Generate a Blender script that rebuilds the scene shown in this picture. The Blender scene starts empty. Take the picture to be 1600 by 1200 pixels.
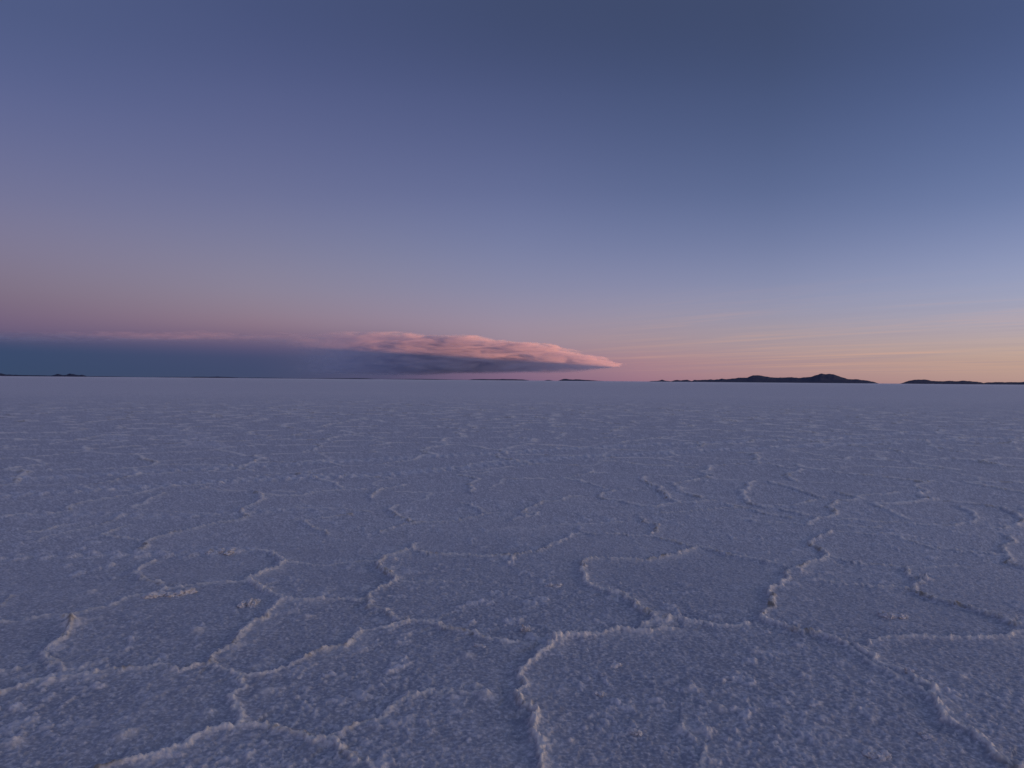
import bpy, math, random
import numpy as np
from mathutils import Vector, Matrix, noise as mnoise

random.seed(11)
RNG = np.random.default_rng(11)
sc = bpy.context.scene
C = sc.collection

# ------------------------------------------------------------------ camera
FPX, CX, CY = 1067.0, 800.0, 600.0            # focal length and centre in photo pixels (1600 x 1200)
CAM_H = 1.5
PITCH = math.atan(5.75 / FPX)
ROLL = math.atan(13.5 / 1600.0)
CAM_M = Matrix.Rotation(math.pi / 2 - PITCH, 3, 'X') @ Matrix.Rotation(ROLL, 3, 'Z')

cam_d = bpy.data.cameras.new("camera")
cam_d.sensor_width = 36.0
cam_d.lens = 36.0 * FPX / 1600.0
cam_d.clip_start = 0.05
cam_d.clip_end = 400000.0
cam = bpy.data.objects.new("camera", cam_d)
cam.matrix_world = Matrix.Translation((0, 0, CAM_H)) @ CAM_M.to_4x4()
C.objects.link(cam)
sc.camera = cam


def ray(px, py):
    return (CAM_M @ Vector(((px - CX) / FPX, -(py - CY) / FPX, -1.0))).normalized()


def on_ground(px, py):
    d = ray(px, py)
    t = -CAM_H / d.z
    return d.x * t, d.y * t


def at_depth(px, py, Y):
    d = ray(px, py)
    t = Y / d.y
    return d.x * t, CAM_H + d.z * t


def az_el(px, py):
    d = ray(px, py)
    return math.degrees(math.atan2(d.x, d.y)), math.degrees(math.asin(d.z))


def lin(c):
    out = []
    for v in c:
        v /= 255.0
        out.append(v / 12.92 if v <= 0.04045 else ((v + 0.055) / 1.055) ** 2.4)
    return out


# ------------------------------------------------------------------ numpy noise
def _hash(ix, iy, seed):
    h = (ix.astype(np.int64) * 374761393 + iy.astype(np.int64) * 668265263 + seed * 1442695041) & 0xFFFFFFFF
    h = ((h ^ (h >> 13)) * 1274126177) & 0xFFFFFFFF
    h = ((h ^ (h >> 16)) * 2246822519) & 0xFFFFFFFF
    h = h ^ (h >> 15)
    return (h & 0xFFFFFF).astype(np.float64) / 16777215.0


def vnoise(x, y, seed=0):
    ix, iy = np.floor(x), np.floor(y)
    fx, fy = x - ix, y - iy
    fx = fx * fx * fx * (fx * (fx * 6 - 15) + 10)
    fy = fy * fy * fy * (fy * (fy * 6 - 15) + 10)
    a, b = _hash(ix, iy, seed), _hash(ix + 1, iy, seed)
    c, d = _hash(ix, iy + 1, seed), _hash(ix + 1, iy + 1, seed)
    return (a + (b - a) * fx) * (1 - fy) + (c + (d - c) * fx) * fy


def fbm(x, y, seed=0, octaves=4, gain=0.5):
    s, amp, tot = 0.0, 1.0, 0.0
    ca, sa = math.cos(0.6), math.sin(0.6)
    for o in range(octaves):
        s = s + amp * vnoise(x, y, seed + o * 17)
        tot += amp
        amp *= gain
        x, y = (x * ca - y * sa) * 2.03 + 5.1, (x * sa + y * ca) * 2.03 - 3.7
    return s / tot


def sstep(a, b, x):
    t = np.clip((x - a) / (b - a), 0, 1)
    return t * t * (3 - 2 * t)


# ------------------------------------------------------------------ node helpers
class NT:
    def __init__(self, tree):
        self.t = tree
        tree.nodes.clear()

    def n(self, kind, **kw):
        nd = self.t.nodes.new(kind)
        for k, v in kw.items():
            setattr(nd, k, v)
        return nd

    def link(self, a, b):
        self.t.links.new(a, b)

    def put(self, sock, v):
        if isinstance(v, bpy.types.NodeSocket):
            self.link(v, sock)
        else:
            sock.default_value = v

    def math(self, op, a, b=None, c=None, clamp=False):
        m = self.n('ShaderNodeMath', operation=op)
        m.use_clamp = clamp
        self.put(m.inputs[0], a)
        if b is not None:
            self.put(m.inputs[1], b)
        if c is not None:
            self.put(m.inputs[2], c)
        return m.outputs[0]

    def mapr(self, v, a, b, c=0.0, d=1.0, interp='LINEAR'):
        m = self.n('ShaderNodeMapRange', interpolation_type=interp)
        m.clamp = True
        self.put(m.inputs['Value'], v)
        for k, val in zip(('From Min', 'From Max', 'To Min', 'To Max'), (a, b, c, d)):
            self.put(m.inputs[k], val)
        return m.outputs['Result']

    def mix(self, f, a, b, blend='MIX'):
        m = self.n('ShaderNodeMix', data_type='RGBA', blend_type=blend)
        self.put(m.inputs[0], f)
        self.put(m.inputs[6], a if isinstance(a, bpy.types.NodeSocket) else (*a, 1))
        self.put(m.inputs[7], b if isinstance(b, bpy.types.NodeSocket) else (*b, 1))
        return m.outputs[2]

    def noise(self, vec, scale, detail=3.0, rough=0.5, dist=0.0):
        m = self.n('ShaderNodeTexNoise')
        self.put(m.inputs['Vector'], vec)
        m.inputs['Scale'].default_value = scale
        m.inputs['Detail'].default_value = detail
        m.inputs['Roughness'].default_value = rough
        m.inputs['Distortion'].default_value = dist
        return m.outputs[0]

    def mapping(self, vec, scale=(1, 1, 1), loc=(0, 0, 0), rot=(0, 0, 0)):
        m = self.n('ShaderNodeMapping')
        self.put(m.inputs['Vector'], vec)
        m.inputs['Scale'].default_value = scale
        m.inputs['Location'].default_value = loc
        m.inputs['Rotation'].default_value = rot
        return m.outputs[0]


def material(name):
    m = bpy.data.materials.new(name)
    m.use_nodes = True
    return m, NT(m.node_tree)


# ------------------------------------------------------------------ sky (world)
SUN_AZ, SUN_EL = 108.0, -2.85                    # the sun has just set, off to the right

ROWS = {   # photo colours of the clear sky: x -> [(y, rgb)]
    0:    [(5, (78, 91, 132)), (150, (93, 103, 148)), (300, (118, 120, 155)), (385, (131, 125, 151)), (450, (131, 117, 135)),
           (490, (122, 104, 129)), (515, (113, 97, 126)), (532, (72, 80, 115)), (550, (56, 76, 110)), (588, (60, 76, 106))],
    400:  [(5, (70, 82, 122)), (150, (86, 96, 140)), (300, (110, 116, 155)), (385, (128, 129, 159)), (450, (142, 135, 156)),
           (490, (145, 127, 144)), (515, (140, 116, 135)), (540, (92, 86, 120)), (560, (66, 77, 112)), (590, (68, 77, 108))],
    600:  [(5, (66, 78, 115)), (150, (81, 92, 135)), (300, (106, 114, 155)), (385, (125, 130, 163)), (450, (141, 138, 163)),
           (490, (150, 136, 156)), (515, (150, 130, 148)), (540, (112, 100, 129)), (560, (78, 83, 115)), (592, (86, 82, 114))],
    800:  [(5, (62, 74, 107)), (150, (76, 88, 130)), (300, (103, 113, 155)), (385, (122, 130, 167)), (450, (140, 141, 170)),
           (490, (153, 144, 166)), (515, (160, 143, 160)), (540, (160, 138, 152)), (565, (140, 112, 138)), (594, (124, 98, 128))],
    1000: [(5, (61, 73, 105)), (150, (72, 86, 126)), (300, (97, 110, 151)), (385, (118, 128, 166)), (450, (140, 143, 174)),
           (490, (155, 149, 170)), (515, (163, 148, 162)), (540, (170, 146, 153)), (565, (172, 133, 143)), (597, (150, 112, 134))],
    1200: [(5, (62, 74, 106)), (150, (71, 86, 125)), (300, (95, 110, 151)), (385, (118, 129, 167)), (450, (141, 147, 178)),
           (490, (156, 153, 174)), (515, (166, 154, 165)), (540, (174, 153, 157)), (565, (180, 147, 146)), (597, (165, 126, 134))],
    1600: [(5, (70, 85, 125)), (150, (84, 101, 146)), (300, (109, 126, 169)), (385, (137, 148, 186)), (450, (157, 164, 193)),
           (490, (171, 167, 184)), (515, (181, 168, 176)), (540, (190, 168, 161)), (565, (195, 164, 148)), (600, (176, 142, 140))],
}
anchors = []
Z0 = lin((72, 86, 124))
for px, rows in ROWS.items():
    stops = []
    for y, c in rows:
        az, el = az_el(px, y)
        stops.append((max(el, 0.0), [0.96 * v for v in lin(c)]))
    zen = Z0
    stops.append((55.0, [0.6 * a + 0.4 * b for a, b in zip(zen, stops[0][1])]))
    stops.append((90.0, zen))
    anchors.append((az_el(px, 590)[0], sorted(stops, key=lambda s: s[0])))
Z = lin((88, 102, 142))
anchors.append((92.0, [(0, [3.8, 2.3, 1.35]), (2.5, [4.2, 2.8, 1.75]), (6, [3.0, 2.2, 1.55]), (12, [1.7, 1.25, .98]), (22, [.55, .52, .60]), (38, [.22, .24, .36]), (90, Z)]))
anchors.append((135.0, [(0, [1.5, .85, .6]), (4, [1.5, .95, .7]), (10, [.85, .68, .64]), (22, [.36, .36, .50]), (45, [.17, .20, .33]), (90, Z)]))
back = [(0, lin((120, 100, 130))), (4, lin((150, 125, 145))), (10, lin((140, 135, 165))), (25, lin((140, 146, 190))), (50, lin((112, 124, 166))), (90, Z)]
anchors.append((180.0, back))
anchors.insert(0, (-180.0, back))
anchors.insert(1, (-105.0, [(0, lin((58, 74, 106))), (3, lin((60, 76, 110))), (6.5, lin((112, 90, 120))), (10, lin((136, 118, 140))), (18, lin((122, 120, 156))), (40, lin((78, 92, 134))), (90, Z)]))
anchors.sort(key=lambda a: a[0])

world = bpy.data.worlds.new("World")
sc.world = world
world.use_nodes = True
w = NT(world.node_tree)
tc = w.n('ShaderNodeTexCoord')
sep = w.n('ShaderNodeSeparateXYZ')
w.link(tc.outputs['Generated'], sep.inputs[0])
dx, dy, dz = sep.outputs
el = w.math('MULTIPLY', w.math('ARCSINE', dz), 180 / math.pi)
az = w.math('MULTIPLY', w.math('ARCTAN2', dx, dy), 180 / math.pi)
tpos = w.math('POWER', w.math('DIVIDE', w.math('MAXIMUM', el, 0.0), 90.0), 0.5)
col = None
prev = None
for a, stops in anchors:
    r = w.n('ShaderNodeValToRGB')
    cr = r.color_ramp
    cr.interpolation = 'CARDINAL' if len(stops) > 9 else 'EASE'
    cr.interpolation = 'LINEAR' if len(stops) <= 9 else 'B_SPLINE'
    while len(cr.elements) < len(stops):
        cr.elements.new(0.5)
    for e, (elv, c) in zip(cr.elements, stops):
        e.position = min(1.0, math.sqrt(elv / 90.0))
    for e, (elv, c) in zip(cr.elements, stops):
        e.color = (*c, 1)
    w.link(tpos, r.inputs[0])
    if col is None:
        col = r.outputs[0]
    else:
        col = w.mix(w.mapr(az, prev, a), col, r.outputs[0])
    prev = a

# thin high cloud lit by the afterglow: streaks on a sheet far overhead, projected by true direction
zc = w.math('ADD', w.math('MAXIMUM', dz, 0.0), 0.035)
px_ = w.math('DIVIDE', dx, zc)
py_ = w.math('DIVIDE', dy, zc)


def sheet(phi, along, across, loc):
    ph = math.radians(phi)
    al = w.math('ADD', w.math('MULTIPLY', px_, math.sin(ph) * along), w.math('MULTIPLY', py_, math.cos(ph) * along))
    ac = w.math('ADD', w.math('MULTIPLY', px_, math.cos(ph) * across), w.math('MULTIPLY', py_, -math.sin(ph) * across))
    k = w.n('ShaderNodeCombineXYZ')
    w.link(al, k.inputs[0])
    w.link(ac, k.inputs[1])
    k.inputs[2].default_value = loc
    return k.outputs[0]


n1 = w.noise(sheet(-38, 0.12, 0.95, 0.3), 1.0, 8.0, 0.66, 0.9)
n2 = w.noise(sheet(-50, 0.26, 1.9, 4.7), 1.0, 7.0, 0.64, 0.9)
gate = w.math('MULTIPLY', w.mapr(az, -2, 22, interp='SMOOTHSTEP'), w.math('MULTIPLY', w.mapr(el, 0.3, 1.4), w.mapr(el, 2.4, 8.0, 1.0, 0.0)))
n3 = w.noise(sheet(-20, 0.22, 0.30, 9.1), 1.0, 3.0, 0.5, 0.3)
streak = w.math('SUBTRACT', w.math('ADD', w.math('MULTIPLY', n1, 0.6), w.math('MULTIPLY', n2, 0.55)), 0.575)
amt = w.math('MULTIPLY', w.math('MULTIPLY', streak, gate), w.mapr(n3, 0.36, 0.62, 0.4, 1.2))
bright = w.mapr(amt, 0.0, 0.2, 0.0, 1.0)
dark = w.mapr(amt, 0.0, -0.2, 0.0, 1.0)
col = w.mix(w.math('MULTIPLY', bright, 0.55), col, tuple(lin((216, 168, 146))))
col = w.mix(w.math('MULTIPLY', dark, 0.45), col, tuple(lin((140, 128, 152))))

nish = w.n('ShaderNodeTexSky', sky_type='NISHITA')
nish.sun_disc = False
nish.sun_elevation = math.radians(SUN_EL)
nish.sun_rotation = math.radians(SUN_AZ)
nish.altitude = 3600
b1 = w.n('ShaderNodeBackground')
w.link(col, b1.inputs[0])
b1.inputs[1].default_value = 0.3536
b2 = w.n('ShaderNodeBackground')
w.link(nish.outputs[0], b2.inputs[0])
b2.inputs[1].default_value = 0.0053
ad = w.n('ShaderNodeAddShader')
w.link(b1.outputs[0], ad.inputs[0])
w.link(b2.outputs[0], ad.inputs[1])
wo = w.n('ShaderNodeOutputWorld')
w.link(ad.outputs[0], wo.inputs[0])

# sun just under the horizon: reaches the cloud, the ground lies in the earth's shadow
sd = bpy.data.lights.new("sun", 'SUN')
sd.energy = 5.0
sd.angle = math.radians(0.5)
sd.color = (1.0, 0.29, 0.10)
so = bpy.data.objects.new("sun", sd)
a_, e_ = math.radians(SUN_AZ), math.radians(SUN_EL)
svec = Vector((math.sin(a_) * math.cos(e_), math.cos(a_) * math.cos(e_), math.sin(e_)))
so.rotation_euler = svec.to_track_quat('Z', 'Y').to_euler()
so.location = (40, 10, 30)
C.objects.link(so)

# ------------------------------------------------------------------ salt ridges traced on the ground
# (strength, [(px, py) ...]); each point is put on the ground where it lies
RIDGES = [
 (1.25, [(846,1206),(848,1193),(843,1183),(847,1166),(840,1157),(833,1148),(831,1136),(834,1124),(838,1115),(833,1110),(821,1104),(814,1092),(808,1083),(816,1078),(822,1071),(818,1063),(813,1052),(815,1045),(828,1035),(840,1027),(848,1019),(860,1009),(870,1000),(890,995),(912,996),(930,991),(951,986),(970,984),(994,987),(1027,986),(1053,984)]),
 (1.0, [(1004,976),(1020,972),(1040,972),(1060,968),(1080,973),(1104,976),(1127,980),(1151,980),(1171,976)]),
 (1.1, [(1193,971),(1208,975),(1225,980),(1242,987),(1269,990),(1283,993),(1296,998),(1310,1005),(1330,1009),(1350,1022),(1367,1034),(1394,1042),(1418,1052),(1435,1069),(1453,1074),(1451,1086),(1465,1100),(1470,1117),(1478,1128),(1499,1137),(1522,1149),(1539,1164),(1553,1179),(1570,1191),(1582,1200),(1600,1196),(1640,1190)]),
 (0.55, [(1325,1012),(1350,1030),(1385,1050),(1410,1066),(1432,1078),(1455,1090)]),
 (0.8, [(1357,1007),(1381,998),(1401,997),(1421,996),(1445,997),(1472,998),(1512,997),(1543,998),(1573,997),(1586,988),(1600,987),(1650,985)]),
 (1.1, [(1298,831),(1280,838),(1265,846),(1268,852),(1282,856),(1288,862),(1293,869),(1283,875),(1262,879),(1249,884),(1244,890),(1229,901),(1225,911),(1212,919),(1202,924),(1207,934),(1207,948),(1195,956),(1190,965),(1193,971)]),
 (0.7, [(1296,869),(1316,874),(1343,879),(1364,880),(1384,882),(1408,884),(1418,885),(1419,890),(1421,899)]),
 (0.5, [(1424,887),(1448,887),(1478,884),(1499,884)]),
 (0.9, [(1446,904),(1433,911),(1431,917),(1423,921),(1441,929),(1472,938),(1512,948),(1532,955),(1549,961),(1573,970),(1586,977),(1600,975),(1640,974)]),
 (0.6, [(1259,906),(1283,908),(1310,911),(1343,914),(1374,917),(1397,918),(1421,921)]),
 (0.9, [(1577,842),(1582,850),(1571,858),(1573,865),(1580,875),(1576,880),(1597,885),(1630,892)]),
 (0.4, [(1310,830),(1350,835),(1400,837),(1420,845),(1450,855),(1490,859),(1532,863),(1570,866)]),
 (0.75, [(907,830),(922,834),(965,835),(1020,837),(1050,845),(1090,853),(1125,862),(1148,868),(1185,874),(1205,880),(1222,883)]),
 (0.95, [(1090,854),(1070,861),(1060,866),(1033,871),(994,875),(961,873),(927,873),(914,876),(908,881),(909,893),(914,905),(922,915),(937,921),(957,927),(974,929),(984,938),(994,949),(1004,956),(1018,959),(1023,966)]),
 (1.1, [(646,850),(644,858),(626,863),(599,871),(590,878),(594,885),(606,893),(614,901),(611,911),(593,920),(576,928),(575,934),(579,946),(578,951),(599,953),(609,959),(617,968)]),
 (0.85, [(644,860),(659,863),(676,866),(705,866),(735,869),(762,870),(788,870),(798,869),(815,866),(838,863),(855,858),(875,846),(890,840),(905,833)]),
 (0.7, [(800,870),(800,875),(795,882)]),
 (0.5, [(619,908),(643,910),(672,908),(709,910),(722,908),(749,908)]),
 (0.75, [(573,935),(550,938),(527,938),(497,939),(470,940),(450,938),(437,935)]),
 (1.05, [(421,863),(434,870),(444,878),(437,885),(414,893),(391,900),(386,905),(396,913),(411,921),(424,929),(437,935),(440,939),(431,946),(424,956),(411,969),(388,982),(374,992),(369,1009),(351,1016),(335,1025),(328,1039),(311,1044),(295,1049),(278,1051),(268,1050)]),
 (0.75, [(258,1042),(232,1045),(195,1047),(166,1050),(146,1055),(116,1059),(89,1062),(66,1062),(46,1067),(20,1078),(0,1084),(-30,1095)]),
 (0.55, [(444,878),(464,880),(490,883),(513,884),(530,881),(543,879),(563,876),(586,876)]),
 (1.0, [(640,972),(621,976),(601,983),(580,985),(565,988),(556,995),(546,1004),(541,1009),(527,1013),(509,1016),(494,1021),(484,1025),(471,1034),(460,1040),(445,1047),(426,1052),(411,1056),(392,1058),(377,1060),(374,1063),(381,1069),(379,1077),(368,1084),(359,1090),(364,1096),(368,1103),(368,1111),(374,1120),(376,1129),(370,1138),(383,1140),(400,1139),(415,1136)]),
 (0.8, [(640,972),(662,973),(679,976),(699,984),(719,986),(739,987),(755,996),(778,999),(805,1004),(812,1003)]),
 (0.5, [(328,1039),(335,1040),(344,1047),(361,1050),(376,1060)]),
 (0.9, [(150,1206),(166,1200),(199,1194),(225,1190),(255,1181),(275,1171),(298,1158),(318,1148),(341,1141),(368,1140)]),
 (0.75, [(415,1137),(450,1145),(477,1153),(497,1160),(513,1156),(530,1150),(535,1144),(550,1143),(563,1135),(580,1128),(600,1122),(606,1113),(626,1098),(643,1093),(666,1083),(689,1087),(712,1085),(735,1085),(758,1088)]),
 (0.8, [(513,1156),(523,1161),(530,1174),(550,1184),(570,1198),(580,1210)]),
 (0.75, [(-30,975),(0,973),(23,974),(46,969),(66,964),(86,963),(103,964),(109,963),(142,953),(169,949),(185,941),(202,934),(219,931),(238,928),(258,922),(281,919),(318,914),(338,911),(384,909)]),
 (0.8, [(238,878),(229,883),(212,893),(205,896),(219,901),(222,908)]),
 (0.6, [(222,908),(232,910),(252,913)]),
 (0.9, [(103,966),(113,977),(106,986),(99,999),(83,1012),(70,1022),(73,1030),(89,1040),(96,1050)]),
 (0.7, [(0,949),(10,939),(15,933)]),
 (0.4, [(0,1050),(33,1044),(50,1040)]),
 (0.95, [(400,770),(410,775),(410,782),(395,789),(378,797),(388,807),(370,815),(345,818),(310,825),(275,832),(245,840),(228,848),(212,862)]),
 (0.85, [(108,797),(110,790),(130,785),(150,782),(180,778),(215,772),(240,765),(275,761),(310,759),(345,755)]),
 (0.8, [(418,775),(450,775),(475,775),(480,772),(505,768),(545,765),(570,765)]),
 (0.75, [(40,832),(60,832),(80,825),(102,820)]),
 (0.5, [(0,808),(30,803),(70,803),(108,798)]),
 (0.7, [(202,820),(185,825),(160,835),(180,840),(215,845)]),
 (0.9, [(580,778),(582,772),(595,765),(620,760),(630,757)]),
 (0.7, [(550,806),(505,810),(475,815),(490,825),(510,836)]),
 (0.8, [(595,832),(615,825),(650,818),(680,817),(715,815),(740,808),(760,803),(785,801)]),
 (0.8, [(622,789),(612,795),(620,805),(630,810),(650,818)]),
 (0.7, [(720,787),(740,793),(760,801)]),
 (0.7, [(715,742),(730,757),(735,770)]),
 (0.6, [(720,738),(750,735),(780,732),(800,729)]),
 (0.7, [(390,860),(421,863)]),
 (0.95, [(815,802),(837,790),(845,785),(880,782),(905,776)]),
 (0.95, [(1005,745),(1015,755),(1032,760),(1032,767),(1045,780),(1057,785)]),
 (0.75, [(960,766),(942,770),(937,775),(945,780),(970,782),(1000,790),(1025,792),(1060,786),(1115,782)]),
 (0.9, [(1000,807),(1005,815),(1027,820),(1025,830),(1015,835)]),
 (1.0, [(1177,752),(1170,762),(1155,767),(1167,785),(1195,792),(1225,797),(1260,805)]),
 (0.8, [(1130,727),(1110,732),(1092,737),(1115,742)]),
 (0.9, [(1350,780),(1330,782),(1305,787),(1302,797),(1305,806),(1280,810),(1265,815),(1260,820)]),
 (0.6, [(1305,812),(1350,815),(1400,817),(1450,822),(1490,822),(1520,815),(1530,810),(1520,805),(1500,792)]),
 (0.5, [(1160,810),(1180,814),(1230,816),(1270,820)]),
 (0.7, [(1310,770),(1340,779),(1365,772),(1400,768)]),
 (0.6, [(1245,725),(1280,735),(1292,732)]),
 (0.6, [(1290,715),(1320,718),(1345,714)]),
 (0.6, [(1425,721),(1470,730),(1500,735)]),
 (0.6, [(800,812),(840,800),(815,802)]),
 (0.5, [(690,1087),(700,1078),(712,1085)]),
 (0.5, [(1095,1202),(1100,1184),(1104,1170)]),
 (0.45, [(1062,1130),(1078,1150),(1084,1160)]),
]
TRACKS = [  # wheel tracks: (half width m, strength, points)
 (0.20, 1.0, [(-60,754),(0,750),(150,742),(265,735),(340,731),(450,725),(550,719),(650,714),(800,707),(960,697),(1130,691),(1300,684),(1450,675),(1640,665)]),
 (0.20, 1.0, [(-60,779),(0,775),(100,768),(215,761),(300,756),(400,749),(500,745),(600,741),(700,732),(800,722),(900,714),(1000,709),(1150,702),(1400,690),(1640,682)]),
 (0.10, 0.8, [(-60,877),(0,872),(100,868),(210,867),(280,867),(345,862),(400,859)]),
 (0.12, 0.55, [(-60,814),(0,810),(110,803),(260,808),(400,800),(520,798)]),
 (0.35, 0.6, [(240,669),(280,674),(303,682),(312,690),(335,700)]),
 (0.22, 0.6, [(165,675),(186,682),(180,690)]),
]
# lumps fused into the crust, pressed up by the ground: (px, py, radius m, height m)
MOUNDS = [(174,884,.05,.02),(142,926,.05,.02),(308,987,.07,.018),(195,1150,.06,.02),(20,1163,.05,.02),(480,966,.05,.016),(328,1113,.04,.016),
          (730,1025,.05,.016),(745,1072,.035,.02),(758,1089,.05,.022),(893,1160,.03,.012),(811,969,.04,.02),(616,875,.05,.02),(1151,1054,.03,.016),
          (1124,1110,.04,.016),(1104,1145,.05,.018),(1084,1080,.05,.016),(1249,894,.08,.03),(109,976,.09,.03),(1448,905,.05,.02),(870,1002,.06,.02),
          (845,1010,.05,.02),(1062,1142,.03,.014),(560,985,.05,.016),(420,1080,.05,.014),(640,1085,.05,.016),(1500,1060,.04,.015),(1180,1020,.04,.012)]

# ------------------------------------------------------------------ ground: one disc, finest where the camera stands
FINE_A = math.radians(48.0)
N_FINE = 1180
az_fine = np.linspace(-FINE_A, FINE_A, N_FINE)
az_out = np.linspace(FINE_A, 2 * math.pi - FINE_A, 122)[1:-1]
AZ = np.concatenate([az_fine, az_out])
R_in = np.array([0.25, 0.6, 0.9, 1.2, 1.45, 1.6])
yy = np.concatenate([np.arange(620.0, 300.0, -0.95), np.arange(300.0, 2.9, -0.7)])
F2 = FPX * 1024 / 1600
R_mid = F2 * CAM_H / yy
R_mid = R_mid[R_mid > 1.64]
R_far = np.array([420., 520, 700, 1000, 1600, 3000, 6000, 12000, 21500, 90000])
RR = np.concatenate([R_in, R_mid, R_far[R_far > R_mid[-1] * 1.1]])
NA, NR = len(AZ), len(RR)
Ag, Rg = np.meshgrid(AZ, RR)                 # rows = rings
EDGE_X = 22000.0                              # towards the sunset the flat ends sooner: the edge of the earth's shadow on the cloud
RIM = np.where(np.sin(AZ) > 0, np.minimum(90000.0, EDGE_X / np.maximum(np.sin(AZ), 1e-3)), 90000.0)
Rg[-1, :] = RIM
X = np.sin(Ag) * Rg
Y = np.cos(Ag) * Rg
dR = np.gradient(RR)[:, None] * np.ones_like(X)
cell = np.maximum(dR, Rg * (az_fine[1] - az_fine[0]))
fine_mask = np.zeros_like(X, bool)
fine_mask[:, :N_FINE] = True

Dm = np.full(X.shape, 9.0)                   # signed distance to the nearest traced ridge (+ = raised side)
As = np.zeros(X.shape)                       # asymmetry of that ridge
St = np.zeros(X.shape)                       # its strength
TrW = np.zeros(X.shape)                      # wheel track mask
TrS = np.zeros(X.shape)                      # distance along it
TrD = np.zeros(X.shape)


def crinkle(pts, levels=3, amp=0.13):
    pts = [np.array(p, float) for p in pts]
    for _ in range(levels):
        out = [pts[0]]
        for a, b in zip(pts[:-1], pts[1:]):
            d = b - a
            L = np.hypot(*d)
            if L > 0.03:
                m = (a + b) / 2 + np.array((-d[1], d[0])) * RNG.normal(0, amp * 0.7)
                out.append(m)
            out.append(b)
        pts = out
    return pts


def block(a, b, margin):
    xs, ys = (a[0], b[0]), (a[1], b[1])
    rs = [math.hypot(x, y) for x, y in (a, b)]
    rmid = min(rs)
    x0, x1 = min(xs) - margin, max(xs) + margin
    y0, y1 = min(ys) - margin, max(ys) + margin
    corners = [(x0, y0), (x0, y1), (x1, y0), (x1, y1)]
    angs = [math.atan2(x, max(y, 0.05)) for x, y in corners]
    r0 = min(math.hypot(x, y) for x, y in corners) - margin
    r1 = max(math.hypot(x, y) for x, y in corners)
    i0, i1 = np.searchsorted(RR, r0), np.searchsorted(RR, r1)
    j0, j1 = np.searchsorted(az_fine, min(angs)), np.searchsorted(az_fine, max(angs))
    return slice(i0, i1), slice(j0, j1)


TOW = np.array((0.86, -0.5))                 # plates are pushed up on the side away from the wind: right, towards the camera
for st, pts in RIDGES:
    g = crinkle([on_ground(*p) for p in pts])
    S = 0.0
    fl = RNG.uniform(0, 50)
    for a, b in zip(g[:-1], g[1:]):
        d = b - a
        L = float(np.hypot(*d))
        if L < 1e-6:
            continue
        u = d / L
        n = np.array((-u[1], u[0]))
        asym = float(n @ TOW)
        far = math.hypot(*a)
        si, sj = block(a, b, 0.45 + 0.01 * far)
        px, py = X[si, sj] - a[0], Y[si, sj] - a[1]
        t = np.clip(px * u[0] + py * u[1], 0, L)
        ex, ey = px - t * u[0], py - t * u[1]
        dist = np.hypot(ex, ey)
        sg = np.where(px * n[0] + py * n[1] >= 0, 1.0, -1.0) * (1.0 if asym >= 0 else -1.0)
        s_here = st * (0.75 + 0.55 * vnoise(np.array((S + t) * 2.2 + fl), np.zeros_like(t), 5))
        best = np.abs(Dm[si, sj]) > dist
        Dm[si, sj] = np.where(best, dist * sg, Dm[si, sj])
        As[si, sj] = np.where(best, abs(asym), As[si, sj])
        St[si, sj] = np.where(best, s_here, St[si, sj])
        S += L

for hw, st, pts in TRACKS:
    g = [np.array(on_ground(*p)) for p in pts]
    S = 0.0
    for a, b in zip(g[:-1], g[1:]):
        d = b - a
        L = float(np.hypot(*d))
        u = d / L
        n = np.array((-u[1], u[0]))
        if L > 60:
            pass
        si, sj = block(a, b, hw * 2.2)
        px, py = X[si, sj] - a[0], Y[si, sj] - a[1]
        t = px * u[0] + py * u[1]
        dd = px * n[0] + py * n[1]
        inside = (t >= 0) & (t < L)
        m = np.where(inside, st * (1 - sstep(hw * 0.75, hw * 1.5, np.abs(dd))), 0)
        best = m > TrW[si, sj]
        TrW[si, sj] = np.where(best, m, TrW[si, sj])
        TrS[si, sj] = np.where(best, S + t, TrS[si, sj])
        TrD[si, sj] = np.where(best, dd / hw, TrD[si, sj])
        S += L

# further out: a cell network of the same kind of ridge
sel = fine_mask & (Rg > 6.2) & (Rg < 80)
vx, vy = X[sel], Y[sel]
wx = vx + 0.55 * (fbm(vx * 1.1, vy * 1.1, 71, 4) - .5) * 2 * 0.6
wy = vy + 0.55 * (fbm(vx * 1.1 + 40, vy * 1.1, 91, 4) - .5) * 2 * 0.6
CS = 1.5
ix, iy = np.floor(wx / CS), np.floor(wy / CS)
f1 = np.full(vx.shape, 1e9)
f2 = np.full(vx.shape, 1e9)
s1 = np.zeros((2,) + vx.shape)
s2 = np.zeros((2,) + vx.shape)
for ox in (-2, -1, 0, 1, 2):
    for oy in (-2, -1, 0, 1, 2):
        cxi, cyi = ix + ox, iy + oy
        qx = (cxi + 0.08 + 0.84 * _hash(cxi, cyi, 3)) * CS
        qy = (cyi + 0.08 + 0.84 * _hash(cxi, cyi, 4)) * CS
        dd = (qx - wx) ** 2 + (qy - wy) ** 2
        c1 = dd < f1
        c2 = (~c1) & (dd < f2)
        f2 = np.where(c1, f1, np.where(c2, dd, f2))
        s2[0] = np.where(c1, s1[0], np.where(c2, qx, s2[0]))
        s2[1] = np.where(c1, s1[1], np.where(c2, qy, s2[1]))
        f1 = np.where(c1, dd, f1)
        s1[0] = np.where(c1, qx, s1[0])
        s1[1] = np.where(c1, qy, s1[1])
ddx, ddy = s2[0] - s1[0], s2[1] - s1[1]
dl = np.hypot(ddx, ddy) + 1e-9
ed = ((s1[0] + s2[0]) / 2 - wx) * ddx / dl + ((s1[1] + s2[1]) / 2 - wy) * ddy / dl
asym = -(ddx * TOW[0] + ddy * TOW[1]) / dl
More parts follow.
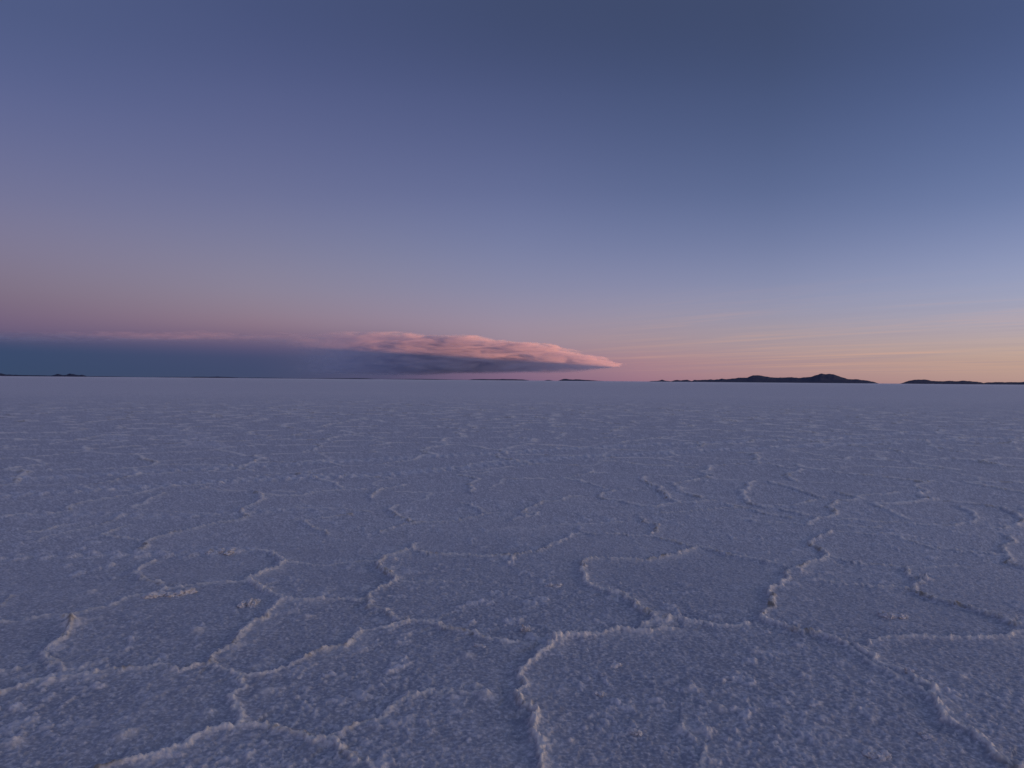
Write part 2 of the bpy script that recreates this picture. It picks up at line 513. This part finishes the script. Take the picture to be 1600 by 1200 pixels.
pk = _hash(np.floor((s1[0] + s2[0]) * 10), np.floor((s1[1] + s2[1]) * 10), 8)
stv = (0.15 + 0.85 * sstep(0.15, 0.85, pk)) * (0.5 + 0.8 * vnoise(vx * 0.9, vy * 0.9, 33)) * 1.15
stv = stv * (0.6 + 0.4 * sstep(8, 10.5, Rg[sel])) * sstep(6.4, 8.4, Rg[sel]) * (1 - 0.9 * sstep(20, 60, Rg[sel]))
near_tr = np.abs(Dm[sel]) < 0.22
better = (stv > 0.05) & (np.abs(ed) < np.abs(Dm[sel])) & ~near_tr
Dsel, Asel, Ssel = Dm[sel], As[sel], St[sel]
Dm[sel] = np.where(better, np.abs(ed) * np.where(asym >= 0, 1, -1), Dsel)
As[sel] = np.where(better, np.abs(asym), Asel)
St[sel] = np.where(better, stv, Ssel)

# height of the crust
wid = np.maximum(1.0, (0.40 - 0.13 * sstep(12, 19, Rg)) * cell / 0.013)
D = Dm + (0.040 * (fbm(X * 11, Y * 11, 201, 4, 0.6) - 0.5) + 0.030 * (fbm(X * 36, Y * 36, 207, 2) - 0.5)) * np.minimum(1, 0.03 / cell)
hi = D >= 0
aD = np.abs(D)
amp = 0.017 * np.clip(St, 0, 1.6)
w_hi = (0.03 + 0.11 * As) * np.maximum(1, wid * 0.3)
w_lo = (0.022 - 0.010 * As) * wid
prof = np.where(hi, 0.45 * np.exp(-aD / w_hi) + 0.55 * np.exp(-(aD / (0.018 * wid)) ** 2), np.exp(-(aD / w_lo) ** 2))
crumb = fbm(X * 48, Y * 48, 301, 3, 0.65)
wmod = (0.45 + 1.1 * fbm(X * 3.3, Y * 3.3, 321, 3, 0.6)) * np.minimum(1, 1.3)
crestm = np.exp(-(np.where(hi, aD / (0.0135 * wid * wmod), aD / (0.0095 * wid * np.sqrt(wmod)))) ** 2) * np.clip(St * (1.2 + 1.9 * sstep(4.5, 8, Rg) - 2.0 * sstep(13, 32, Rg)), 0, 1.4)
H = amp * prof * (0.70 + 0.6 * fbm(X * 7, Y * 7, 311, 2))
H += crestm * 0.024 * (crumb - 0.35)
H -= 0.012 * np.clip(St, 0, 1.2) * As * np.where(~hi, np.exp(-((aD - 0.075) / 0.05) ** 2), 0)
# plates: gentle swells and granular salt
near_amp = 1 / (1 + (cell / 0.03) ** 2)
grain = fbm(X * 21, Y * 21, 401, 3, 0.6)
clots = sstep(0.54, 0.74, fbm(X * 31, Y * 33, 431, 3, 0.6))
fine = fbm(X * 52, Y * 52, 411, 2)
H += 0.030 * (fbm(X * 0.7, Y * 0.7, 421, 3) - 0.5) / (1 + (cell / 0.25) ** 2)
patch = sstep(0.30, 0.72, fbm(X * 1.3, Y * 1.3, 441, 3))
flecks = sstep(0.635, 0.76, fbm(X * 8.5 + 11, Y * 8.5, 451, 4, 0.6)) * (0.3 + 0.7 * patch) * np.exp(-cell / 0.12)
H += 0.012 * flecks * (0.6 + 0.8 * fine)
H += (0.010 * (grain - 0.5) + 0.009 * clots * (0.35 + 0.65 * patch) + 0.007 * (fine - 0.5)) * np.maximum(near_amp, 0.35 * (Rg < 200))
# wheel tracks: pressed tread blocks with crumbs
tread = 0.5 + 0.5 * np.sin(TrS / 0.19 * 2 * math.pi + np.sign(TrD) * 1.3 + np.abs(TrD) * 1.8)
tread *= 0.55 + 0.9 * vnoise(X * 5, Y * 5, 501)
H += TrW * (0.026 * tread - 0.008 + 0.012 * (fbm(X * 9, Y * 9, 511, 3) - 0.5))
for mx, my, mr, mh in MOUNDS:
    gx, gy = on_ground(mx, my)
    a = np.array((gx, gy))
    si, sj = block(a, a, 0.35)
    d2 = ((X[si, sj] - gx) ** 2 + (Y[si, sj] - gy) ** 2) / (0.7 * mr) ** 2
    m = np.exp(-d2) * (0.4 + 1.2 * crumb[si, sj])
    H[si, sj] += mh * m
    crestm[si, sj] = np.maximum(crestm[si, sj], 0.45 * m)
    clots[si, sj] = np.maximum(clots[si, sj], 0.45 * m)
fade = np.where(Rg > 60, np.exp(-(Rg - 60) / 90), 1.0) * sstep(0.3, 1.5, Rg)
H = H * fade
H[~fine_mask] = 0
edge = sstep(0, 25, np.minimum(np.arange(NA), np.abs(N_FINE - 1 - np.arange(NA))))
edge[N_FINE:] = 0
H *= edge[None, :]

# masks kept on the mesh: dirty crystal crust on the crests, white crumbs
apron = np.where(hi, np.exp(-aD / 0.055), 0) * np.clip(St, 0, 1.2) * sstep(0.46, 0.66, fbm(X * 2.3, Y * 2.3, 605, 3)) * (0.3 + 0.9 * fbm(X * 30, Y * 30, 606, 3))
crust = np.clip(np.maximum(crestm * (0.55 + 1.1 * fbm(X * 6, Y * 6, 601, 3)), 0.75 * apron), 0, 1) * edge[None, :]
base_ = np.clip(St, 0, 1.2) * np.where(hi, np.exp(-(aD / (0.012 * wid)) ** 2), np.exp(-((aD - 0.012 * wid) / (0.014 * wid)) ** 2))
stain = np.clip(base_ * sstep(0.46, 0.68, fbm(X * 4.5, Y * 4.5, 611, 4)) * sstep(0.35, 0.6, fbm(X * 40, Y * 40, 615, 2)) * 1.5, 0, 1) * edge[None, :]
white = np.clip(0.55 * flecks + 0.34 * TrW * (0.30 + 0.9 * tread) * (0.4 + 1.0 * fbm(X * 2.1, Y * 2.1, 621, 3)) + 0.48 * clots * np.where(cell > 0.15, 0.5, 0.35 + 0.65 * patch) * np.maximum(near_amp, 0.40 * np.exp(-Rg / 40)) + 0.9 * RNG.random(X.shape) ** 3.0 * sstep(0.008, 0.04, cell) * np.exp(-Rg / 45), 0, 1) * edge[None, :]

nv = NA * NR
co = np.empty((nv + 2 + NA, 3))
co[:nv, 0], co[:nv, 1], co[:nv, 2] = X.ravel(), Y.ravel(), H.ravel()
co[nv] = (0, 0, 0)
co[nv + 1] = (0, 0, -60)
co[nv + 2:, 0], co[nv + 2:, 1], co[nv + 2:, 2] = X[-1], Y[-1], -60
j = np.arange(NA)
jn = (j + 1) % NA
rows = np.arange(NR - 1)[:, None] * NA
q = np.stack([rows + j, rows + NA + j, rows + NA + jn, rows + jn], -1).reshape(-1, 4)
q = q[:, ::-1]                               # seen from above: counter-clockwise
top_tri = np.stack([np.full(NA, nv), jn, j], -1)[:, [0, 2, 1]][:, ::-1]
last = (NR - 1) * NA
rim = np.stack([last + j, last + jn, nv + 2 + jn, nv + 2 + j], -1)[:, ::-1]
bot = np.stack([np.full(NA, nv + 1), nv + 2 + j, nv + 2 + jn], -1)
quads = np.concatenate([q, rim])
tris = np.concatenate([top_tri, bot])
me = bpy.data.meshes.new("ground")
me.vertices.add(len(co))
me.vertices.foreach_set("co", co.astype(np.float32).ravel())
nl = quads.size + tris.size
me.loops.add(nl)
me.loops.foreach_set("vertex_index", np.concatenate([quads.ravel(), tris.ravel()]).astype(np.int32))
npoly = len(quads) + len(tris)
me.polygons.add(npoly)
ls = np.concatenate([np.arange(len(quads)) * 4, quads.size + np.arange(len(tris)) * 3]).astype(np.int32)
me.polygons.foreach_set("loop_start", ls)
me.update(calc_edges=True)
me.validate()
me.polygons.foreach_set("use_smooth", np.ones(len(me.polygons), bool))
for nm, arr in (("crust", crust), ("stain", stain), ("white", white)):
    at = me.attributes.new(nm, 'FLOAT', 'POINT')
    v = np.zeros(len(co), np.float32)
    v[:nv] = arr.ravel()
    at.data.foreach_set("value", v)

gm, g = material("salt_crust")
geo = g.n('ShaderNodeNewGeometry')
pos = geo.outputs['Position']


def attr(nt, name):
    a = nt.n('ShaderNodeAttribute')
    a.attribute_name = name
    return a.outputs['Fac']


m1 = g.noise(pos, 1.4, 4, 0.55)
m2 = g.noise(pos, 9.0, 4, 0.6)
m3 = g.noise(pos, 52.0, 4, 0.6)
plate = g.mix(g.mapr(m1, 0.32, 0.68), (0.305, 0.325, 0.38), (0.38, 0.40, 0.445))
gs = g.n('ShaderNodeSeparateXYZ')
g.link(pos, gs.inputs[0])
plate = g.mix(g.mapr(gs.outputs[1], 5, 75, 0.0, 0.9, 'SMOOTHSTEP'), plate, (0.70, 0.665, 0.66))   # brightening at grazing view towards the horizon, painted into the salt colour
plate = g.mix(g.mapr(m2, 0.48, 0.74, 0.0, 0.55), plate, (0.60, 0.60, 0.63))
plate = g.mix(g.mapr(m3, 0.50, 0.68, 0.0, 0.8), plate, (0.72, 0.72, 0.75))
plate = g.mix(g.mapr(m3, 0.50, 0.34, 0.0, 0.75), plate, (0.24, 0.26, 0.32))
plate = g.mix(g.mapr(gs.outputs[1], 150, 1500, 0.0, 0.6), plate, (0.84, 0.80, 0.79))  # bright horizon strip, painted in as still paler salt
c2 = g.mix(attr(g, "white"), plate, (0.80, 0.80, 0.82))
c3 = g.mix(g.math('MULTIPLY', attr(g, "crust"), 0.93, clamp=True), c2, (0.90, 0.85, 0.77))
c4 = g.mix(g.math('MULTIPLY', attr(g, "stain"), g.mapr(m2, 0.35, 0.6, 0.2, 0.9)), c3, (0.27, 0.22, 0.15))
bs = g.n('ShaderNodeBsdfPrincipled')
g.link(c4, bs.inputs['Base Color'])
bs.inputs['Roughness'].default_value = 0.5
bs.inputs['Specular IOR Level'].default_value = 0.5
bu = g.n('ShaderNodeBump')
bu.inputs['Strength'].default_value = 0.7
bu.inputs['Distance'].default_value = 0.008
bn = g.math('ADD', g.math('MULTIPLY', g.noise(pos, 60, 4, 0.65), 0.8), g.math('MULTIPLY', g.noise(pos, 190, 2, 0.6), 0.35))
g.link(bn, bu.inputs['Height'])
g.link(bu.outputs[0], bs.inputs['Normal'])
out = g.n('ShaderNodeOutputMaterial')
g.link(bs.outputs[0], out.inputs[0])
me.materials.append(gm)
ground = bpy.data.objects.new("ground", me)
C.objects.link(ground)
ground['kind'] = 'structure'


def ground_z(x, y):
    a, r = math.atan2(x, y), math.hypot(x, y)
    i = int(np.clip(np.searchsorted(RR, r), 1, NR - 2))
    jj = int(np.clip(np.searchsorted(az_fine, a), 1, N_FINE - 2))
    return float(H[i - 1:i + 2, jj - 1:jj + 2].mean())


# ------------------------------------------------------------------ loose salt clumps
lm, l = material("salt_clump")
lp = l.n('ShaderNodeNewGeometry').outputs['Position']
ln = l.noise(lp, 24, 4, 0.6)
lc = l.mix(l.mapr(ln, 0.5, 0.72), (0.68, 0.68, 0.70), (0.50, 0.43, 0.35))
lb = l.n('ShaderNodeBsdfPrincipled')
l.link(lc, lb.inputs['Base Color'])
lb.inputs['Roughness'].default_value = 0.7
lbu = l.n('ShaderNodeBump')
lbu.inputs['Distance'].default_value = 0.006
l.link(l.noise(lp, 110, 4, 0.65), lbu.inputs['Height'])
l.link(lbu.outputs[0], lb.inputs['Normal'])
l.link(lb.outputs[0], l.n('ShaderNodeOutputMaterial').inputs[0])

import bmesh


def clump(px, py, width, depth, height, label, pieces=5, group='loose salt clumps on the plates'):
    gx, gy = on_ground(px, py)
    bm = bmesh.new()
    for k in range(pieces):
        t = (k + 0.5) / pieces - 0.5
        ox = t * width * 0.8 + random.uniform(-.08, .08) * width
        oy = random.uniform(-.5, .5) * depth * 0.8
        r = random.uniform(.55, 1.0)
        ret = bmesh.ops.create_icosphere(bm, subdivisions=4, radius=1.0)
        sx, sy, sz = width / pieces * 1.15 * r, depth * 0.55 * r, height * 0.75 * r
        sh = Vector((random.uniform(0, 90), random.uniform(0, 90), k * 7.0))
        rz = Matrix.Rotation(random.uniform(-.6, .6), 3, 'Z')
        for v in ret['verts']:
            p = v.co.copy()
            f = 1 + 0.55 * mnoise.noise(p * 1.6 + sh) + 0.30 * mnoise.noise(p * 4.1 + sh) + 0.16 * mnoise.noise(p * 9.0 + sh)
            p *= f
            v.co = rz @ Vector((p.x * sx, p.y * sy, p.z * sz)) + Vector((ox, oy, height * 0.15))
    m = bpy.data.meshes.new("salt_clump")
    bm.to_mesh(m)
    bm.free()
    for p in m.polygons:
        p.use_smooth = True
    m.materials.append(lm)
    o = bpy.data.objects.new("salt_clump", m)
    o.location = (gx, gy, ground_z(gx, gy) - 0.006)
    o.rotation_euler = (0, 0, -math.atan2(gx, gy) * 0.6)
    C.objects.link(o)
    o['label'] = label
    o['category'] = 'salt clump'
    o['group'] = group
    return o


clump(262, 931, 0.30, 0.10, 0.036, "long crumbly pale clump lying along a ridge left of the small round cluster", 7)
clump(393, 943, 0.13, 0.11, 0.040, "round cluster of white crumbs left of the ridge bend, in the open plate", 6)
clump(1396, 964, 0.15, 0.09, 0.030, "pale crumbly clump alone in the plate between two right ridges", 6)
clump(866, 916, 0.11, 0.07, 0.026, "small flat white clump below the cloud tip, in the middle plate", 4)
clump(821, 984, 0.05, 0.06, 0.036, "small pointed lump just above the junction of the central ridges", 3)
clump(1421, 1054, 0.045, 0.045, 0.026, "round beige nodule sitting in the broken ridge at right", 2)
clump(1369, 1184, 0.09, 0.06, 0.022, "low double clump at the bottom edge near the right corner", 4)
clump(1448, 1151, 0.07, 0.05, 0.020, "whitish lump left of the thick right ridge, near the bottom", 3)
clump(345, 863, 0.26, 0.14, 0.028, "scattered strip of white crumbs on the far left wheel mark", 8)
clump(992, 1145, 0.05, 0.05, 0.018, "tiny white lump right of the central ridge, near the bottom", 3)
clump(936, 1087, 0.055, 0.045, 0.020, "little white lump nearest the right side of the central ridge", 3)
clump(961, 1041, 0.045, 0.04, 0.018, "tiny white lump below the ridge running right from the central junction", 2)
clump(750, 1010, 0.06, 0.045, 0.018, "small white lump under the thin ridge left of the central junction", 3)

# ------------------------------------------------------------------ hills on the horizon
hm, hn = material("hill_rock_hazed")
hp = hn.n('ShaderNodeNewGeometry').outputs['Position']
hc = hn.mix(hn.mapr(hn.noise(hp, 0.004, 5, 0.6), 0.35, 0.65), (0.046, 0.058, 0.100), (0.070, 0.074, 0.112))  # dark rock with the blue of distance haze mixed into its colour
hb = hn.n('ShaderNodeBsdfPrincipled')
hn.link(hc, hb.inputs['Base Color'])
hb.inputs['Roughness'].default_value = 0.95
hb.inputs['Specular IOR Level'].default_value = 0.1
hn.link(hb.outputs[0], hn.n('ShaderNodeOutputMaterial').inputs[0])


def hill(pts, Yd, depth, seed, label, rough=1.0):
    """pts: skyline in photo pixels; built as a solid massif of that skyline at distance Yd."""
    P = [at_depth(px, py, Yd) for px, py in pts]
    xs = np.array([p[0] for p in P])
    zs = np.array([max(p[1], 0.0) for p in P])
    n = int(np.clip((xs[-1] - xs[0]) / (Yd / FPX) * 1.2, 24, 420))
    gx = np.linspace(xs[0], xs[-1], n)
    gz = np.interp(gx, xs, zs)
    pxm = Yd / FPX
    gz = gz + (fbm(gx / (pxm * 5), np.zeros_like(gx) + seed, seed, 3) - 0.5) * pxm * 1.0 * rough * np.clip(gz / (3 * pxm), 0, 1)
    gz = np.maximum(gz, 0)
    k = 31
    tv = np.linspace(-1, 1, k)
    TX, TV = np.meshgrid(gx, tv, indexing='ij')
    hz = gz[:, None] * np.clip(1 - np.abs(TV) ** 1.15, 0, 1)
    sp = fbm(TX / (depth * 0.16), TV * 1.1 + seed, seed + 7, 4)           # gullies and spurs
    hz = hz * (1 - 0.75 * np.clip(np.abs(TV) * 1.6, 0, 1) * sp)
    shift = (fbm(TX / (depth * 0.7), TX * 0 + 3.1, seed + 31, 3) - 0.5) * depth * 0.8
    taper = np.clip(np.minimum(np.arange(n), n - 1 - np.arange(n)) / 6.0, 0.12, 1)[:, None]
    TY = Yd + TV * depth * 0.5 * taper + shift * 0.6
    VX = TX * (TY / Yd)
    hz = hz * (TY / Yd)
    hz[:, 0] = hz[:, -1] = -8
    hz[0, :] = hz[-1, :] = -8
    v = np.stack([VX, TY, hz - 0.5], -1).reshape(-1, 3)
    f = []
    for a in range(n - 1):
        for b in range(k - 1):
            f.append((a * k + b, (a + 1) * k + b, (a + 1) * k + b + 1, a * k + b + 1))
    m = bpy.data.meshes.new("hill")
    m.from_pydata([tuple(p) for p in v], [], f)
    m.update()
    m.materials.append(hm)
    o = bpy.data.objects.new("hill", m)
    C.objects.link(o)
    o['kind'] = 'structure'
    if label:
        o['label'] = label
        o['category'] = 'hill'
    return o


def hz_y(px):
    return 587.5 + 13.5 * px / 1600.0


hill([(1078,598),(1085,593.7),(1105,593.1),(1122,592.8),(1128,591.4),(1133,592.4),(1145,591.6),(1155,590),(1168,589.8),(1172,588),(1176,586.6),(1181,586.2),(1190,587),(1203,589.6),(1225,590),(1237,589.2),(1247,590.6),(1262,589.2),(1267,588.8),(1273,586.6),(1278,585.6),(1284,583.2),(1290,585.0),(1296,583.9),(1303,584.9),(1310,587.4),(1318,590),(1324,592.0),(1331,592.8),(1338,592.3),(1347,593.6),(1358,595.2),(1366,596.6),(1373,599.8)], 15000, 2600, 3, "largest dark hill range with two peaks standing on the right horizon")
hill([(1404,600.5),(1408,599),(1414,597),(1420,595),(1427,593.4),(1435,593.2),(1444,593),(1450,593.6),(1456,595.2),(1470,595.6),(1478,595.4),(1484,594.8),(1492,595.8),(1498,595.6),(1505,594.6),(1514,595.4),(1524,596.4),(1532,596.8),(1539,599),(1545,601)], 13000, 1700, 5, "long low dark hill right of the two-peaked range")
hill([(1530,600.5),(1540,597.6),(1560,597.0),(1585,597.2),(1610,596.6),(1660,596.5),(1720,600),(1725,602.5)], 24000, 2600, 9, "flat pale far range behind the right edge")
hill([(1550,601),(1558,599),(1570,598.6),(1585,599),(1596,597.4),(1603,595.6),(1620,595.2),(1640,597),(1660,602)], 20000, 2000, 13, "dark low hill cut by the right edge of the photo")
hill([(1044,597.5),(1050,595.2),(1055,594),(1059,593.5),(1064,594.6),(1069,593.4),(1073,593.2),(1079,595),(1084,598)], 17000, 900, 15, "small dark double-humped islet just left of the two-peaked range")
hill([(1012,597.5),(1017,595.5),(1027,595.0),(1031,594),(1035,593.3),(1039,594.5),(1046,595.6),(1050,597.5)], 18000, 800, 17, "tiny pointed islet, second left of the two-peaked range")
hill([(872,595.5),(877,593.2),(881,592.2),(885,591.9),(890,592.8),(900,592.8),(910,593.2),(918,593.8),(930,594.6),(945,596)], 22000, 1200, 19, "low dark islet under the pink tip of the cloud")
hill([(730,595),(738,592.6),(755,592.2),(772,592.6),(790,592.2),(805,592.6),(818,593),(828,594.8)], 26000, 1300, 21, "thin flat strip of land left of the islet under the cloud tip")
hill([(850,595.3),(855,593.6),(859,593.8),(864,595.4)], 26000, 500, 23, "faint tiny dot of land between two flat islets")
hill([(78,589),(82,586.4),(87,585),(91,584.3),(98,585.8),(104,585.7),(109,583.3),(114,584.6),(119,585.5),(124,585.9),(128,585.2),(133,586.8),(137,589)], 20000, 1100, 25, "small dark three-humped hill on the left horizon")
hill([(-60,588),(-40,584),(-20,582),(-6,582.3),(2,583.2),(8,585),(22,585.6),(35,586.0),(60,586.4),(84,586.8),(95,588.8)], 24000, 1500, 27, "dark hill foot entering at the left edge of the photo")
hill([(282,591),(292,589.5),(310,588.6),(325,588.9),(340,588.4),(360,589.3),(375,590.0),(390,591.6)], 40000, 1800, 29, "faint distant rise under the dark left part of the cloud")
hill([(520,593),(535,591.4),(555,591.0),(575,591.5),(590,593)], 40000, 1500, 31, "faint distant rise under the middle of the cloud")
hill([(-80,588)] + [(x, hz_y(x) - 0.6 - 0.3 * math.sin(x * 0.05)) for x in range(-60, 740, 20)] + [(760, 595.5)], 43000, 2000, 33, "thin dark far shoreline along the left half of the horizon", 0.4)

# ------------------------------------------------------------------ cloud bank (a real volume 40 km off)
CD = 40000.0
TOPPX = [(-330,523),(-200,522),(0,522),(100,523),(250,523),(300,522.5),(340,521.5),(400,523.5),(480,524),(560,523),(590,523),(615,523),(650,525),(680,527.5),(740,529),(775,533),(800,537),(860,541),(880,548),(900,552),(930,557),(955,564),(972,570)]
BOTPX = [(-330,584),(0,584),(400,586),(560,587),(640,586),(700,583),(760,582),(830,581.5),(900,579.5),(950,576.5),(972,571)]
tz = [at_depth(px, py, CD) for px, py in TOPPX]
bz = [at_depth(px, py, CD) for px, py in BOTPX]
XL, XR = tz[0][0], tz[-1][0]
ZS = 3200.0
NS = 90
sx = np.linspace(XL, XR + 250, NS)
top = np.interp(sx, [p[0] for p in tz], [p[1] for p in tz])
bot_ = np.interp(sx, [p[0] for p in bz], [p[1] for p in bz])
half = 4200 * np.sqrt(np.clip((XR + 300 - sx) / 14000, 0.01, 1))
ring = 28
cv_, cf = [], []
for i in range(NS):
    zc_, hh = (top[i] + bot_[i]) / 2, (top[i] - bot_[i]) / 2 + 170
    hh = max(hh, 60)
    for k in range(ring):
        t = 2 * math.pi * k / ring
        cs, sn = math.cos(t), math.sin(t)
        ex = 0.75
        z = zc_ + hh * math.copysign(abs(sn) ** ex, sn)
        z += 45 * mnoise.noise(Vector((sx[i] / 1500, cs * 3, sn * 2)))
        cv_.append((sx[i], half[i] * math.copysign(abs(cs) ** ex, cs), max(z, 60)))
for i in range(NS - 1):
    for k in range(ring):
        k2 = (k + 1) % ring
        cf.append((i * ring + k, i * ring + k2, (i + 1) * ring + k2, (i + 1) * ring + k))
cf.append(tuple(range(ring - 1, -1, -1)))
cf.append(tuple((NS - 1) * ring + k for k in range(ring)))
cm_ = bpy.data.meshes.new("cloud")
cm_.from_pydata(cv_, [], cf)
cm_.update()
bmc = bmesh.new()
bmc.from_mesh(cm_)
bmesh.ops.recalc_face_normals(bmc, faces=bmc.faces[:])
bmc.to_mesh(cm_)
bmc.free()

cmat, c = material("cloud_vapour")
ctc = c.n('ShaderNodeTexCoord')
op = ctc.outputs['Object']
cs_ = c.n('ShaderNodeSeparateXYZ')
c.link(op, cs_.inputs[0])
ox, oy, oz = cs_.outputs


def curve_of(pts):
    u = c.mapr(ox, XL, XR, 0.0, 1.0)
    fc = c.n('ShaderNodeFloatCurve')
    cur = fc.mapping.curves[0]
    fc.mapping.use_clip = False
    P = [((p[0] - XL) / (XR - XL), p[1] / ZS) for p in pts]
    while len(cur.points) < len(P):
        cur.points.new(0.5, 0.5)
    for cp, p in zip(cur.points, P):
        cp.location = p
        cp.handle_type = 'VECTOR' if False else 'AUTO'
    fc.mapping.update()
    c.link(u, fc.inputs['Value'])
    return c.math('MULTIPLY', fc.outputs[0], ZS)


T = curve_of(tz)
B = curve_of(bz)
nA = c.noise(c.mapping(op, scale=(1 / 4600, 1 / 3000, 1 / 750), rot=(0, math.radians(9), 0)), 1.0, 6, 0.58, 0.7)
nB = c.noise(c.mapping(op, scale=(1 / 1700, 1 / 1300, 1 / 330), rot=(0, math.radians(14), 0)), 1.0, 6, 0.62, 1.0)
right = c.mapr(ox, -14000, 2000)
disp = c.math('ADD', c.math('MULTIPLY', c.math('SUBTRACT', nA, 0.5), c.mapr(right, 0, 1, 650, 1400)), c.math('MULTIPLY', c.math('SUBTRACT', nB, 0.5), 1000))
vt = c.math('ADD', c.math('SUBTRACT', T, oz), disp)
vb = c.math('SUBTRACT', c.math('SUBTRACT', oz, B), c.math('MULTIPLY', disp, 0.6))
dtop = c.mapr(vt, c.mapr(right, 0, 1, -40, 0), c.mapr(right, 0, 1, 330, 150), interp='SMOOTHSTEP')
dbot = c.mapr(vb, -60, c.mapr(right, 0, 1, 500, 160), interp='SMOOTHSTEP')
dside = c.mapr(c.math('ABSOLUTE', oy), 4200, 2300, 0, 1, interp='SMOOTHSTEP')
den = c.math('MULTIPLY', c.math('MULTIPLY', dtop, dbot), dside)
den = c.math('MULTIPLY', den, c.mapr(nB, 0.40, 0.60, 0.04, 1.0))
rim_ = c.mapr(vt, 100, 480, 0.00015, 0.0, interp='SMOOTHSTEP')        # to the left only a veil along the top is left of it
mixd = c.mapr(right, 0.06, 0.74, 0.0, 1.0, interp='SMOOTHSTEP')
den = c.math('MULTIPLY', den, c.math('ADD', c.math('MULTIPLY', rim_, c.math('SUBTRACT', 1.0, mixd)), c.math('MULTIPLY', mixd, 0.0018)))
pv = c.n('ShaderNodeVolumePrincipled')
pv.inputs['Color'].default_value = (0.56, 0.66, 0.84, 1)  # blue of shade and distant air put into the droplet colour
pv.inputs['Anisotropy'].default_value = 0.0
c.link(den, pv.inputs['Density'])
c.link(pv.outputs[0], c.n('ShaderNodeOutputMaterial').inputs['Volume'])
cmat.cycles.volume_sampling = 'DISTANCE'
cm_.materials.append(cmat)
cloud = bpy.data.objects.new("cloud", cm_)
cloud.location = (0, CD, 0)
C.objects.link(cloud)
cloud['label'] = "long low cloud bank on the horizon, dark blue fading to a pink tip"
cloud['category'] = 'cloud'

# ------------------------------------------------------------------ render settings
sc.render.engine = 'CYCLES'
sc.view_settings.view_transform = 'Standard'
sc.view_settings.look = 'None'
sc.view_settings.exposure = 1.5
sc.view_settings.gamma = 1.0
sc.cycles.use_denoising = True
sc.cycles.denoising_prefilter = 'NONE'
sc.cycles.denoiser = 'OPENIMAGEDENOISE'
sc.cycles.max_bounces = 8
sc.cycles.volume_bounces = 3
sc.cycles.volume_step_rate = 0.022
sc.cycles.volume_max_steps = 512
sc.cycles.sample_clamp_indirect = 8
